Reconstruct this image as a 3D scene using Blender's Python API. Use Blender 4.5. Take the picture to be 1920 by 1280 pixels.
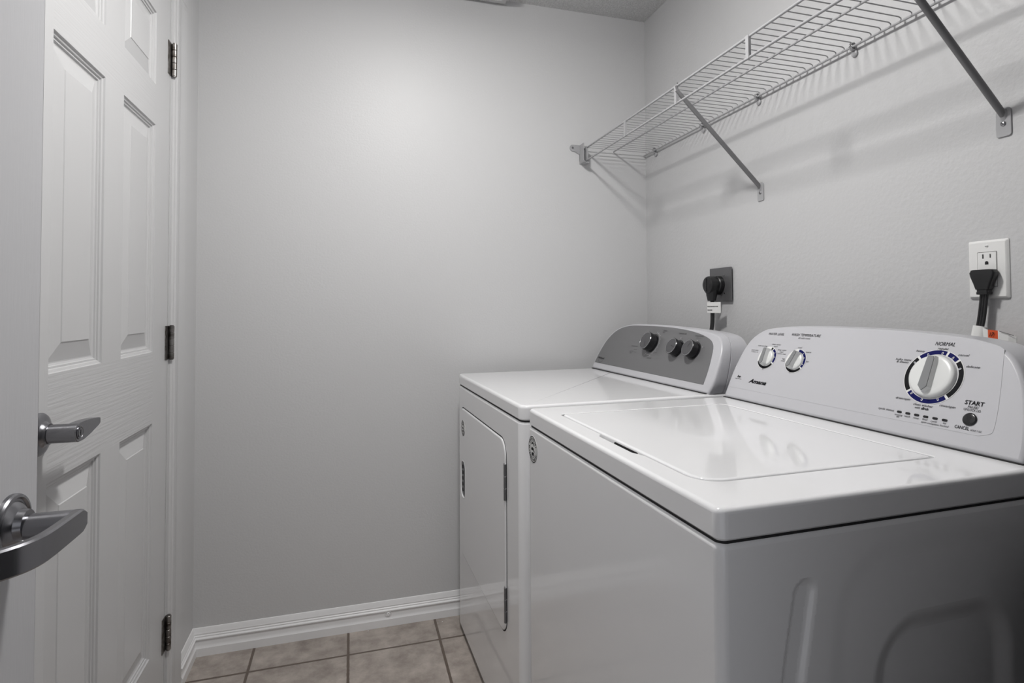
import bpy, bmesh, math, random
from mathutils import Vector, Matrix
random.seed(7)
PI = math.pi
for o in list(bpy.data.objects): bpy.data.objects.remove(o)
S = bpy.context.scene
COL = S.collection

# ------------------------------------------------------------------ camera
YAW, PITCH, ROLL = -0.2865, 0.0256, -0.005
FPX, SX, SY = 1056.92, 9.77, -88.97
cam = bpy.data.cameras.new('camera'); camo = bpy.data.objects.new('camera', cam); COL.objects.link(camo)
fw = Vector((-math.sin(YAW)*math.cos(PITCH), math.cos(YAW)*math.cos(PITCH), math.sin(PITCH)))
rr = Vector((math.cos(YAW), math.sin(YAW), 0)); uu = rr.cross(fw)
r2 = math.cos(ROLL)*rr + math.sin(ROLL)*uu; u2 = -math.sin(ROLL)*rr + math.cos(ROLL)*uu
M = Matrix((r2, u2, -fw)).transposed().to_4x4(); M.translation = Vector((-1.2004, -2.1299, 1.1461))
camo.matrix_world = M
cam.sensor_width = 36; cam.lens = FPX/1920*36; cam.shift_x = -SX/1920; cam.shift_y = SY/1920
cam.clip_start = 0.02; cam.clip_end = 60
S.camera = camo

# ------------------------------------------------------------------ world and view
w = bpy.data.worlds.new('world'); S.world = w; w.use_nodes = True
w.node_tree.nodes['Background'].inputs[0].default_value = (0.93, 0.95, 1.0, 1)
w.node_tree.nodes['Background'].inputs[1].default_value = 0.68      # daylight and hall light reaching the doorway
S.view_settings.view_transform = 'Standard'; S.view_settings.look = 'None'
S.view_settings.gamma = 1; S.view_settings.use_curve_mapping = False
S.view_settings.exposure = 0.0
LAMP = (-0.97, -1.03, 2.28); LAMP_POWER = 222.0

# ------------------------------------------------------------------ materials
def mat(name, col, rough=0.5, metal=0.0, spec=0.5, coat=0.0, coat_r=0.05, bump=None, emit=None, mottle=None):
    m = bpy.data.materials.new(name); m.use_nodes = True
    nt = m.node_tree; b = nt.nodes['Principled BSDF']
    b.inputs['Base Color'].default_value = (*col, 1)
    b.inputs['Roughness'].default_value = rough; b.inputs['Metallic'].default_value = metal
    b.inputs['Specular IOR Level'].default_value = spec
    b.inputs['Coat Weight'].default_value = coat; b.inputs['Coat Roughness'].default_value = coat_r
    tc = nt.nodes.new('ShaderNodeTexCoord')
    if bump:
        for (scale3, sc, det, strength, dist) in (bump if isinstance(bump, list) else [bump]):
            mp = nt.nodes.new('ShaderNodeMapping'); mp.inputs['Scale'].default_value = scale3
            nt.links.new(tc.outputs['Object'], mp.inputs[0])
            n = nt.nodes.new('ShaderNodeTexNoise'); n.inputs['Scale'].default_value = sc; n.inputs['Detail'].default_value = det
            nt.links.new(mp.outputs[0], n.inputs['Vector'])
            bp = nt.nodes.new('ShaderNodeBump'); bp.inputs['Strength'].default_value = strength; bp.inputs['Distance'].default_value = dist
            nt.links.new(n.outputs[0], bp.inputs['Height'])
            nt.links.new(bp.outputs[0], b.inputs['Normal'])
    if mottle:
        sc, c2, s3 = mottle
        mp = nt.nodes.new('ShaderNodeMapping'); mp.inputs['Scale'].default_value = s3
        nt.links.new(tc.outputs['Object'], mp.inputs[0])
        n = nt.nodes.new('ShaderNodeTexNoise'); n.inputs['Scale'].default_value = sc; n.inputs['Detail'].default_value = 6
        nt.links.new(mp.outputs[0], n.inputs['Vector'])
        mx = nt.nodes.new('ShaderNodeMix'); mx.data_type = 'RGBA'
        mx.inputs[6].default_value = (*col, 1); mx.inputs[7].default_value = (*c2, 1)
        cr = nt.nodes.new('ShaderNodeMapRange'); cr.inputs[1].default_value = .35; cr.inputs[2].default_value = .7
        nt.links.new(n.outputs[0], cr.inputs[0]); nt.links.new(cr.outputs[0], mx.inputs[0])
        nt.links.new(mx.outputs[2], b.inputs['Base Color'])
    if emit:
        b.inputs['Emission Color'].default_value = (*emit[0], 1); b.inputs['Emission Strength'].default_value = emit[1]
    return m

A1 = (1, 1, 1)
m_wall = mat('wall paint', (0.61, 0.61, 0.615), 0.45, bump=(A1, 150, 3, 0.35, 0.0012), spec=.35)
m_wall_r = mat('shaded orange peel wall paint', (0.53, 0.53, 0.535), 0.42, bump=(A1, 95, 3, 0.5, 0.0018), spec=.35)  # same wall paint, toned darker to stand for dimmer light on this wall
m_light_block = mat('dark light-block paint', (0.10, 0.10, 0.105), 0.6)  # invented dark tone that cuts bounce from the unseen front wall
m_ceil = mat('popcorn ceiling', (0.56, 0.56, 0.56), 0.9, bump=(A1, 210, 5, 1.0, 0.006), mottle=(190, (0.76, 0.76, 0.76), A1))
m_trim = mat('gloss trim paint', (0.86, 0.86, 0.865), 0.28, spec=.45)
m_door_v = mat('door paint vertical grain', (0.57, 0.57, 0.575), 0.34, bump=((260, 260, 9), 1, 3, 0.12, 0.0008), spec=.45)
m_door_h = mat('door paint horizontal grain', (0.57, 0.57, 0.575), 0.34, bump=((260, 7, 210), 1, 2, 0.45, 0.0014), spec=.45)
m_casing = mat('casing paint', (0.60, 0.60, 0.605), 0.38, spec=.4)
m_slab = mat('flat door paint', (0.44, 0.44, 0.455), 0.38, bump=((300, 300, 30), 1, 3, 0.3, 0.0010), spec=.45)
m_enamel = mat('white enamel', (0.83, 0.83, 0.84), 0.10, spec=.5, coat=.35, coat_r=.02)
m_plastic = mat('white plastic', (0.52, 0.52, 0.545), 0.3, spec=.5)
m_knobw = mat('pale grey plastic', (0.72, 0.73, 0.72), 0.3, spec=.5)
m_grip = mat('grey grip plastic', (0.22, 0.225, 0.23), 0.35)
m_gap = mat('dark seam', (0.015, 0.015, 0.016), 0.8)
m_recess = mat('dark grey pocket plastic', (0.085, 0.087, 0.092), 0.4)
m_silver = mat('silver console panel', (0.185, 0.185, 0.19), 0.42, metal=0.25, spec=.4)
m_black = mat('black plastic', (0.010, 0.010, 0.011), 0.4)
m_blackg = mat('glossy black plastic', (0.014, 0.014, 0.016), 0.22)
m_knobface = mat('dark satin knob face', (0.10, 0.10, 0.105), 0.28, metal=.4)
m_rim = mat('polished rim', (0.35, 0.35, 0.36), 0.15, metal=1)
m_navy = mat('navy ink', (0.006, 0.008, 0.085), 0.6, spec=.1)
m_ink = mat('black ink', (0.010, 0.010, 0.012), 0.6, spec=.1)
m_greyink = mat('grey ink', (0.075, 0.075, 0.08), 0.5)
m_paleink = mat('pale ink', (0.55, 0.55, 0.56), 0.5)
m_nickel = mat('satin nickel', (0.26, 0.26, 0.275), 0.27, metal=1, bump=((30, 900, 900), 1, 2, .05, .0003))
m_hinge = mat('tarnished nickel hinge', (0.32, 0.31, 0.30), 0.4, metal=1, mottle=(60, (0.10, 0.085, 0.075), A1))
m_wire = mat('shade-toned white coated wire', (0.37, 0.37, 0.38), 0.35)  # white coating darkened to hold the shade seen from below
m_brace = mat('shade-toned white coated tube', (0.19, 0.19, 0.195), 0.4)  # white coating again, underside shade put into the colour
m_screw = mat('screw metal', (0.3, 0.3, 0.31), 0.3, metal=1)
m_steelplate = mat('dark steel plate', (0.16, 0.16, 0.165), 0.4, metal=.6)
m_outlet = mat('white outlet plastic', (0.76, 0.76, 0.75), 0.3)
m_cable = mat('black cable rubber', (0.012, 0.012, 0.013), 0.45)
m_paper = mat('paper tag', (0.72, 0.72, 0.71), 0.7)
m_orange = mat('orange label', (0.62, 0.085, 0.02), 0.6)
m_register = mat('register enamel', (0.50, 0.50, 0.50), 0.4)
m_diff = mat('lit lamp diffuser', (0.9, 0.9, 0.9), 0.5, emit=((1.0, 0.985, 0.965), LAMP_POWER))
m_chip = mat('white paint chip', (0.8, 0.8, 0.8), 0.6)

def floor_mat():
    m = bpy.data.materials.new('ceramic floor tile'); m.use_nodes = True; nt = m.node_tree; b = nt.nodes['Principled BSDF']
    L = nt.links.new; N = nt.nodes.new
    tc = N('ShaderNodeTexCoord'); sp = N('ShaderNodeSeparateXYZ'); L(tc.outputs['Object'], sp.inputs[0])
    def mth(op, a, bb=None):
        n = N('ShaderNodeMath'); n.operation = op
        for i, v in enumerate((a, bb)):
            if v is None: continue
            if isinstance(v, (int, float)): n.inputs[i].default_value = v
            else: L(v, n.inputs[i])
        return n.outputs[0]
    P = 0.3053
    def axis(out, off):
        t = mth('DIVIDE', mth('SUBTRACT', out, off), P)
        f = mth('SUBTRACT', t, mth('FLOOR', t))
        d = mth('MULTIPLY', mth('MINIMUM', f, mth('SUBTRACT', 1.0, f)), P)
        return d, mth('FLOOR', t)
    nz = N('ShaderNodeTexNoise'); nz.inputs['Scale'].default_value = 70; L(tc.outputs['Object'], nz.inputs['Vector'])
    dx, ix = axis(sp.outputs[0], -1.5125); dy, iy = axis(sp.outputs[1], -0.1465)
    d = mth('ADD', mth('MINIMUM', dx, dy), mth('MULTIPLY', mth('SUBTRACT', nz.outputs[0], .5), .0022))
    g = N('ShaderNodeMapRange'); g.inputs[1].default_value = 0.0032; g.inputs[2].default_value = 0.0050; L(d, g.inputs[0])
    n1 = N('ShaderNodeTexNoise'); n1.inputs['Scale'].default_value = 16; n1.inputs['Detail'].default_value = 8; n1.inputs['Roughness'].default_value = .68
    n2 = N('ShaderNodeTexNoise'); n2.inputs['Scale'].default_value = 4; n2.inputs['Detail'].default_value = 3
    L(tc.outputs['Object'], n1.inputs['Vector']); L(tc.outputs['Object'], n2.inputs['Vector'])
    r = N('ShaderNodeValToRGB'); L(n1.outputs[0], r.inputs[0])
    r.color_ramp.elements[0].position = .32; r.color_ramp.elements[0].color = (0.36, 0.31, 0.275, 1)
    r.color_ramp.elements[1].position = .70; r.color_ramp.elements[1].color = (0.66, 0.59, 0.535, 1)
    mx = N('ShaderNodeMix'); mx.data_type = 'RGBA'; mx.blend_type = 'MULTIPLY'; mx.inputs[0].default_value = .5
    L(r.outputs[0], mx.inputs[6]); L(n2.outputs[0], mx.inputs[7])
    mg = N('ShaderNodeMix'); mg.data_type = 'RGBA'; L(g.outputs[0], mg.inputs[0])
    mg.inputs[6].default_value = (0.13, 0.10, 0.08, 1); L(mx.outputs[2], mg.inputs[7])
    L(mg.outputs[2], b.inputs['Base Color']); b.inputs['Roughness'].default_value = .42
    bp = N('ShaderNodeBump'); bp.inputs['Distance'].default_value = .002; bp.inputs['Strength'].default_value = .8
    hh = mth('ADD', g.outputs[0], mth('MULTIPLY', n1.outputs[0], .35)); L(hh, bp.inputs['Height']); L(bp.outputs[0], b.inputs['Normal'])
    return m
m_floor = floor_mat()

# ------------------------------------------------------------------ geometry helpers
def build(name, bm, mats, parent=None, M=None, sharp=33, recalc=True, flat=False):
    if M is not None: bmesh.ops.transform(bm, matrix=M, verts=bm.verts)
    if recalc: bmesh.ops.recalc_face_normals(bm, faces=bm.faces)
    c = math.cos(math.radians(sharp))
    for f in bm.faces: f.smooth = not (len(f.verts) > 12 or (flat and max(abs(q) for q in f.normal) > .99995))
    for e in bm.edges:
        if len(e.link_faces) == 2: e.smooth = e.link_faces[0].normal.dot(e.link_faces[1].normal) > c
    me = bpy.data.meshes.new(name); bm.to_mesh(me); bm.free()
    for m in (mats if isinstance(mats, (list, tuple)) else [mats]): me.materials.append(m)
    o = bpy.data.objects.new(name, me); COL.objects.link(o)
    if parent is not None: o.parent = parent
    return o
def tag(o, label=None, cat=None, group=None, kind=None):
    if label: o['label'] = label
    if cat: o['category'] = cat
    if group: o['group'] = group
    if kind: o['kind'] = kind
    return o
def struct(o, label=None): return tag(o, label, None, None, 'structure')
def thing(name, loc, label, cat, rz=0, group=None):
    o = bpy.data.objects.new(name, None); COL.objects.link(o); o.empty_display_size = .05
    o.location = loc; o.rotation_euler = (0, 0, rz)
    return tag(o, label, cat, group)
def BM(): return bmesh.new()
def box(bm, a, b, mi=0):
    x0, y0, z0 = a; x1, y1, z1 = b
    v = [bm.verts.new(p) for p in ((x0,y0,z0),(x1,y0,z0),(x1,y1,z0),(x0,y1,z0),(x0,y0,z1),(x1,y0,z1),(x1,y1,z1),(x0,y1,z1))]
    fs = [bm.faces.new([v[i] for i in q]) for q in ((0,3,2,1),(4,5,6,7),(0,1,5,4),(1,2,6,5),(2,3,7,6),(3,0,4,7))]
    for f in fs: f.material_index = mi
    return fs
def loft(bm, rings, caps=(True, True), closed=True, mi=0):
    vs = [[bm.verts.new(p) for p in r] for r in rings]
    n = len(vs[0])
    for a, b in zip(vs[:-1], vs[1:]):
        for i in range(n if closed else n-1):
            j = (i+1) % n
            f = bm.faces.new((a[i], a[j], b[j], b[i])); f.material_index = mi
    if caps[0]: bm.faces.new(vs[0][::-1]).material_index = mi
    if caps[1]: bm.faces.new(vs[-1]).material_index = mi
    return vs
def rrect(x0, y0, x1, y1, r, n=6):
    """rounded rectangle outline, r scalar or 4 radii (x0y0, x1y0, x1y1, x0y1)"""
    if isinstance(r, (int, float)): r = (r,)*4
    out = []
    for (cx, cy, sx, sy, a0, rad) in ((x0,y0,1,1,PI,r[0]),(x1,y0,-1,1,1.5*PI,r[1]),(x1,y1,-1,-1,0,r[2]),(x0,y1,1,-1,.5*PI,r[3])):
        rad = max(rad, 1e-5)
        for i in range(n+1):
            a = a0 + i/n*PI/2
            out.append((cx+sx*rad + rad*math.cos(a), cy+sy*rad + rad*math.sin(a)))
    return out
def offset_poly(pts, d):
    """inset a ccw polygon by d"""
    n = len(pts); out = []
    for i in range(n):
        p0, p1, p2 = Vector(pts[i-1]), Vector(pts[i]), Vector(pts[(i+1) % n])
        e1 = (p1-p0); e2 = (p2-p1)
        if e1.length < 1e-9: e1 = e2
        if e2.length < 1e-9: e2 = e1
        n1 = Vector((-e1.y, e1.x)).normalized(); n2 = Vector((-e2.y, e2.x)).normalized()
        m = n1+n2
        m = m.normalized() if m.length > 1e-6 else n1
        k = max(.5, m.dot(n1))
        out.append(tuple(p1 + m*d/k))
    return out
def frame(t):
    t = Vector(t).normalized(); a = Vector((0,0,1)) if abs(t.z) < .95 else Vector((1,0,0))
    x = t.cross(a).normalized(); return x, t.cross(x).normalized(), t
def cyl(bm, p0, p1, r0, r1=None, n=20, mi=0, bev=0):
    p0, p1 = Vector(p0), Vector(p1); r1 = r0 if r1 is None else r1
    x, y, t = frame(p1-p0); L = (p1-p0).length
    st = [(0, r0), (L, r1)] if not bev else [(0, r0-bev), (bev, r0), (L-bev, r1), (L, r1-bev)]
    return loft(bm, [[p0+t*s + x*r*math.cos(2*PI*i/n) + y*r*math.sin(2*PI*i/n) for i in range(n)] for s, r in st], mi=mi)
def lathe(bm, p0, axis, prof, n=28, mi=0):
    """prof: (distance along the axis, radius)"""
    x, y, t = frame(axis); p0 = Vector(p0)
    return loft(bm, [[p0+t*s + x*max(r,1e-5)*math.cos(2*PI*i/n) + y*max(r,1e-5)*math.sin(2*PI*i/n) for i in range(n)] for s, r in prof], mi=mi)
def tube(bm, path, r, n=10, sx=1.0, sy=1.0, mi=0, up=None):
    path = [Vector(p) for p in path]; rings = []
    for i, p in enumerate(path):
        t = (path[min(i+1, len(path)-1)]-path[max(i-1, 0)]).normalized()
        if up is not None:
            x = Vector(up).cross(t).normalized(); y = t.cross(x)
        else: x, y, _ = frame(t)
        rr_ = r[i] if isinstance(r, (list, tuple)) else r
        rings.append([p + x*rr_*sx*math.cos(2*PI*k/n) + y*rr_*sy*math.sin(2*PI*k/n) for k in range(n)])
    return loft(bm, rings, mi=mi)
def smooth_path(pts, k=8):
    P = [Vector(p) for p in pts]; P = [P[0]*2-P[1]] + P + [P[-1]*2-P[-2]]; out = []
    for i in range(1, len(P)-2):
        for j in range(k):
            t = j/k
            out.append(.5*((2*P[i]) + (P[i+1]-P[i-1])*t + (2*P[i-1]-5*P[i]+4*P[i+1]-P[i+2])*t*t + (3*P[i]-P[i-1]-3*P[i+1]+P[i+2])*t**3))
    out.append(P[-2]); return out
def prism(bm, outline, h0, h1, f, bev=0, mi=0):
    """outline (a,b) lofted between heights h0 and h1 through f(a,b,h); bev rounds the far edge"""
    if bev:
        rings = [(0, h0)] + [(bev*(1-math.cos(a)), h1-(1 if h1 > h0 else -1)*bev*(1-math.sin(a))) for a in (0, PI/6, PI/3, PI/2)]
    else: rings = [(0, h0), (0, h1)]
    return loft(bm, [[f(a, b, h) for a, b in (offset_poly(outline, d) if d else outline)] for d, h in rings], mi=mi)
def text(bm, s, u0, u1, v, h, f, shear=0.0, bold=0.0, mi=0, n=0.0008):
    """flat printed text filling u0..u1 centred on v with cap height about h, put in place by f(u,v,n)"""
    cu = bpy.data.curves.new('t', 'FONT'); cu.body = s; cu.size = 1; cu.shear = shear; cu.offset = bold; cu.fill_mode = 'FRONT'; cu.resolution_u = 3
    ob = bpy.data.objects.new('t', cu); COL.objects.link(ob)
    dg = bpy.context.evaluated_depsgraph_get(); me = bpy.data.meshes.new_from_object(ob.evaluated_get(dg))
    xs = [q.co.x for q in me.vertices]
    if xs:
        x0, x1 = min(xs), max(xs); k = (u1-u0)/max(x1-x0, 1e-6)
        vs = [bm.verts.new(f(u0+(q.co.x-x0)*k, v+(q.co.y-.34)*h/.70, n)) for q in me.vertices]
        for p in me.polygons:
            try: bm.faces.new([vs[i] for i in p.vertices]).material_index = mi
            except ValueError: pass
    bpy.data.objects.remove(ob); bpy.data.curves.remove(cu); bpy.data.meshes.remove(me)
def arc_band(bm, cu, cv, r0, r1, a0, a1, f, n=0.0006, mi=0, k=None):
    k = k or max(2, int(abs(a1-a0)/5)); P = []
    for i in range(k+1):
        a = math.radians(a0+(a1-a0)*i/k)
        P.append([bm.verts.new(f(cu+r*math.cos(a), cv+r*math.sin(a), n)) for r in (r0, r1)])
    for p, q in zip(P[:-1], P[1:]): bm.faces.new((p[0], q[0], q[1], p[1])).material_index = mi
def poly(bm, pts, f, n=0.0006, mi=0):
    bm.faces.new([bm.verts.new(f(a, b, n)) for a, b in pts]).material_index = mi
def circle(cu, cv, ru, rv=None, n=20): return [(cu+ru*math.cos(2*PI*i/n), cv+(rv or ru)*math.sin(2*PI*i/n)) for i in range(n)]

# ------------------------------------------------------------------ the room
W, H, YF, T = 1.703, 2.367, -2.10, 0.11
DOOR_Y0, DOOR_Y1, DOOR_TOP = -1.063, -0.306, 2.055          # closet door opening in the left wall
EX0, EX1 = -1.605, -0.322                                     # entry opening edge; corner of the added light-blocking wedge
bm = BM(); box(bm, (-W-T, YF-T, -.1), (T, T, 0)); box(bm, (-3.2, -3.42, -.1), (T, YF-T, 0)); struct(build('floor', bm, m_floor))  # second box is the floor of the invented, unseen hall
bm = BM(); box(bm, (-W-T, YF-T, H), (T, T, H+.1)); box(bm, (-3.2, -3.42, H), (T, YF-T, H+.1)); struct(build('ceiling', bm, m_ceil))  # second box is the ceiling of the invented, unseen hall
bm = BM(); box(bm, (-W-T, 0, 0), (T, T, H)); struct(build('wall_back', bm, m_wall))
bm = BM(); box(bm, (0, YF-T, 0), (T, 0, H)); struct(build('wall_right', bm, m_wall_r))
bm = BM()
box(bm, (-W-T, DOOR_Y1+.022, 0), (-W, 0, H)); box(bm, (-W-T, YF-T, 0), (-W, DOOR_Y0-.022, H))
box(bm, (-W-T, DOOR_Y0-.022, DOOR_TOP+.022), (-W, DOOR_Y1+.022, H)); box(bm, (-W-T-.02, DOOR_Y0-.1, 0), (-W-T+.0, DOOR_Y1+.1, DOOR_TOP+.1))
struct(build('wall_left', bm, m_wall))
bm = BM(); box(bm, (-W, YF-T, 0), (EX0-.02, YF, H)); prism(bm, [(0,-3.42),(0,-1.605),(EX1,-1.605),(-.80,-1.895),(-.80,-3.42)], 0, H, lambda a, b, h: (a, b, h)); box(bm, (EX0-.02, YF-T, 2.06), (-.80, YF, H))  # unseen front wall; diagonal wedge added to darken the washer's near side
struct(build('wall_front_light_block', bm, m_light_block))

BBP = [(0,0),(.0145,0),(.0145,.026),(.0125,.029),(.0112,.032),(.0102,.036),(.0104,.050),(.0135,.0535),(.0135,.0565),(.0090,.0600),(.0095,.0635),(.0068,.0665),(.0075,.0705),(.0055,.0755),(.0040,.083),(.0022,.0875),(0,.0885)]
def baseboard(name, p0, p1, d0=0, d1=0):
    """profile swept from p0 to p1, projecting to the left of the direction; d0/d1 mitre the ends"""
    p0, p1 = Vector((*p0, 0)), Vector((*p1, 0)); t = (p1-p0).normalized(); n = Vector((-t.y, t.x, 0))
    bm = BM(); loft(bm, [[p0+n*a+t*a*d0+Vector((0,0,b)) for a, b in BBP], [p1+n*a-t*a*d1+Vector((0,0,b)) for a, b in BBP]])
    return struct(build(name, bm, m_trim, sharp=20))
bb = baseboard('baseboard_back', (0, 0), (-W, 0), 1, 1)
bm = BM(); lathe(bm, (-1.069, -.0095, .0440), (0,-1,0), [(0,.0112),(.0030,.0110),(.0038,.0096),(.0014,.0080),(.0014,.0064),(.0052,.0056),(.0060,.0042),(.0048,.0018),(.0048,0)], 24)
cap = build('screw_cap', bm, m_trim, bb)
baseboard('baseboard_left', (-W, 0), (-W, -.172), 1, 0)
baseboard('baseboard_right', (0, YF), (0, 0), 0, 1)

# casing and jamb of the closet door
bm = BM()
CW, cas = .118, [(0,0),(.0,.006),(.006,.009),(.018,.0095),(.022,.012),(.05,.0125),(.056,.0105),(.085,.0115),(.10,.013),(.112,.013),(.118,.010),(.118,0)]
for sgn, y0 in ((1, DOOR_Y1+.010), (-1, DOOR_Y0-.010)):
    w_ = CW if sgn > 0 else CW
    loft(bm, [[(-W+h, y0+sgn*a, z) for a, h in cas] for z in (0, DOOR_TOP+.01)])
loft(bm, [[(-W+h, y, DOOR_TOP+.010+a) for a, h in cas] for y in (DOOR_Y0-.128, DOOR_Y1+.128)])
box(bm, (-W-T, DOOR_Y1+.003, 0), (-W+.001, DOOR_Y1+.022, DOOR_TOP+.022)); box(bm, (-W-T, DOOR_Y0-.022, 0), (-W+.001, DOOR_Y0-.003, DOOR_TOP+.022))
box(bm, (-W-T, DOOR_Y0-.003, DOOR_TOP+.003), (-W+.001, DOOR_Y1+.003, DOOR_TOP+.022))
struct(build('trim_1', bm, m_casing, sharp=20))

# ------------------------------------------------------------------ six panel closet door (door_1)
def panel_door(y0, y1, z0, z1, xf, th):
    bm = BM()
    ys = [y0, -.962, -.744, -.642, -.424, y1]; zs = [z0, .236, .848, 1.036, 1.642, 1.750, 1.945, z1]
    for i in range(5):
        for j in range(7):
            a, b, c, d = ys[i], ys[i+1], zs[j], zs[j+1]
            if i in (1, 3) and j in (1, 3, 5):
                prof = [(0,0),(.0015,-.0035),(.006,-.0050),(.0072,-.0080),(.011,-.0085),(.0122,-.0112),(.016,-.0125),(.0185,-.0125),(.052,-.0045),(.0535,-.0030),(.056,-.0030)]
                if j == 5: prof = [(q if q < .02 else .0185+(q-.0185)*.85, h) for q, h in prof]
                loft(bm, [[(xf+h, a+q, c+q), (xf+h, b-q, c+q), (xf+h, b-q, d-q), (xf+h, a+q, d-q)] for q, h in prof], caps=(False, True))
            else:
                v = [bm.verts.new(p) for p in ((xf,a,c),(xf,b,c),(xf,b,d),(xf,a,d))]
                bm.faces.new(v).material_index = 1 if (j in (0, 2, 4, 6) and 0 < i < 4) else 0
    for q in (((y0,z0),(y1,z0)),((y1,z0),(y1,z1)),((y1,z1),(y0,z1)),((y0,z1),(y0,z0))):
        (a, b), (c, d) = q
        bm.faces.new([bm.verts.new(p) for p in ((xf,a,b),(xf,c,d),(xf-th,c,d),(xf-th,a,b))])
    bm.faces.new([bm.verts.new(p) for p in ((xf-th,y0,z0),(xf-th,y0,z1),(xf-th,y1,z1),(xf-th,y1,z0))])
    bmesh.ops.remove_doubles(bm, verts=bm.verts, dist=1e-5)
    return bm
door1 = struct(build('door_1', panel_door(DOOR_Y0, DOOR_Y1, .012, DOOR_TOP, -W, .035), [m_door_v, m_door_h], sharp=12, flat=True), 'white six-panel door with three hinges beside the back wall')
for z in (1.870, 1.054, .236):
    bm = BM(); box(bm, (-W-.001, DOOR_Y1-.020, z-.0475), (-W+.0022, DOOR_Y1+.006, z+.0475))
    hg = build('hinge', bm, m_hinge, door1)
    bm = BM(); hx, hy = -W+.0095, DOOR_Y1+.0075
    for k in range(5):
        a = z-.0475+k*.019; cyl(bm, (hx, hy, a+.0005), (hx, hy, a+.0185), .0068, n=18, bev=.0007)
    cyl(bm, (hx, hy, z-.0495), (hx, hy, z+.0495), .0048, n=14)
    box(bm, (-W+.001, hy+.001, z-.0475), (hx, hy+.0045, z+.0475))
    build('barrel', bm, m_hinge, hg)
# its keyed lever
RY, RZ = -.994, .939
bm = BM(); lathe(bm, (-W, RY, RZ), (1,0,0), [(0,.0360),(.004,.0360),(.007,.0335),(.0085,.029),(.010,.022),(.014,.0185),(.018,.0175)], 36)
rose = build('handle_rose', bm, m_nickel, door1)
bm = BM(); cyl(bm, (-W+.0165, RY, RZ), (-W+.060, RY, RZ), .0158, n=30, bev=.001)
prof = [(0,.0158,.0158),(.02,.0160,.0155),(.045,.0150,.0110),(.065,.0130,.0060),(.080,.0115,.0020),(.086,.0095,-.001)]
loft(bm, [[(-W+.060-q[3], RY+q[0], RZ+q[1]), (-W+.044, RY+q[0], RZ+q[1]), (-W+.044, RY+q[0], RZ-q[2]), (-W+.060-q[3], RY+q[0], RZ-q[2])] for q in [(a, b, c, .001) for a, b, c in prof]])
lev = build('door_lever', bm, m_nickel, door1)
bm = BM(); lathe(bm, (-W+.0598, RY, RZ), (1,0,0), [(0,.0112),(.0014,.0112),(.0018,.0100),(.0006,.0092),(.0006,.0080),(.0020,.0078),(.0020,0)], 26)
box(bm, (-W+.0615, RY-.0008, RZ-.005), (-W+.0622, RY+.0008, RZ+.005), 1); box(bm, (-W+.0616, RY-.003, RZ-.001), (-W+.0623, RY+.001, RZ+.0006), 1)
build('lock_cylinder', bm, [m_nickel, m_gap], lev)

# ------------------------------------------------------------------ open flat entry door (door_2)
SXF = -1.568
bm = BM(); f_ = lambda a, b, h: (h, a, b)
prism(bm, rrect(YF+.006, .012, -1.296, 2.04, .001, 2), SXF-.035, SXF, f_, bev=.0022)
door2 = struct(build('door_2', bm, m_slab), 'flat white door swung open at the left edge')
NY, NZ = -1.3548, .9050
bm = BM(); lathe(bm, (SXF, NY, NZ), (1,0,0), [(0,.0345),(.004,.0345),(.0062,.0330),(.0068,.0300),(.0045,.0285),(.0045,.0262),(.0090,.0215),(.0105,.0180),(.0160,.0165),(.0175,.0160)], 44)
build('handle_rose', bm, m_nickel, door2)
bm = BM(); cyl(bm, (SXF+.015, NY, NZ-.003), (SXF+.060, NY, NZ-.003), .0142, n=32, bev=.0008)
path = [(SXF+.0645, NY+.013), (SXF+.0645, NY-.02), (SXF+.0640, NY-.06), (SXF+.0615, NY-.080), (SXF+.054, NY-.097), (SXF+.040, NY-.112), (SXF+.024, NY-.122), (SXF+.010, NY-.128)]
path = smooth_path([(a, b, 0) for a, b in path], 6); rings = []
for i, p in enumerate(path):
    t = (path[min(i+1, len(path)-1)]-path[max(i-1, 0)]).normalized(); nn = Vector((-t.y, t.x, 0)); k = i/(len(path)-1)
    if nn.x < 0: nn = -nn
    hh = .0140+.001*math.sin(k*PI); hh *= (.60, .85, 1)[i] if i < 3 else 1; hw = .0052
    rings.append([Vector((p.x, p.y, NZ-.003)) + nn*a + Vector((0,0,b)) for a, b in ((hw,-hh+.002),(hw,hh-.002),(hw-.002,hh),(-hw+.002,hh),(-hw,hh-.002),(-hw,-hh+.002),(-hw+.002,-hh),(hw-.002,-hh))])
loft(bm, rings); build('door_lever', bm, m_nickel, door2, sharp=40)

# ------------------------------------------------------------------ ceiling register and lamp
reg = thing('ceiling_vent', (-.79, -.10, H), 'white metal air register on the ceiling above the back wall', 'vent')
bm = BM(); o_, i_ = rrect(-.17, -.085, .17, .085, .004), rrect(-.15, -.065, .15, .065, .003)
for a, b in ((o_, i_),):
    vs = [[bm.verts.new((x, y, z)) for x, y in q] for q, z in ((a, 0), (a, -.019), (offset_poly(a, .002), -.023), (offset_poly(b, -.002), -.023), (b, -.020), (b, 0))]
    n = len(a)
    for p, q in zip(vs[:-1], vs[1:]):
        for k in range(n): bm.faces.new((p[k], p[(k+1)%n], q[(k+1)%n], q[k]))
build('frame', bm, m_register, reg)
bm = BM()
for k in range(9):
    y = -.056+k*.014; loft(bm, [[(x, y, -.019), (x, y+.0012, -.019), (x, y+.0092, -.004), (x, y+.008, -.004)] for x in (-.151, .151)])
build('louvres', bm, m_register, reg)
lamp = thing('ceiling_lamp', (LAMP[0], LAMP[1], H), 'white dome ceiling light in the middle of the room', 'lamp')
bm = BM(); lathe(bm, (0,0,0), (0,0,-1), [(0,.115),(.022,.115),(.030,.108),(.046,.096),(.046,.03)], 40); build('base', bm, m_trim, lamp)
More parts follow.
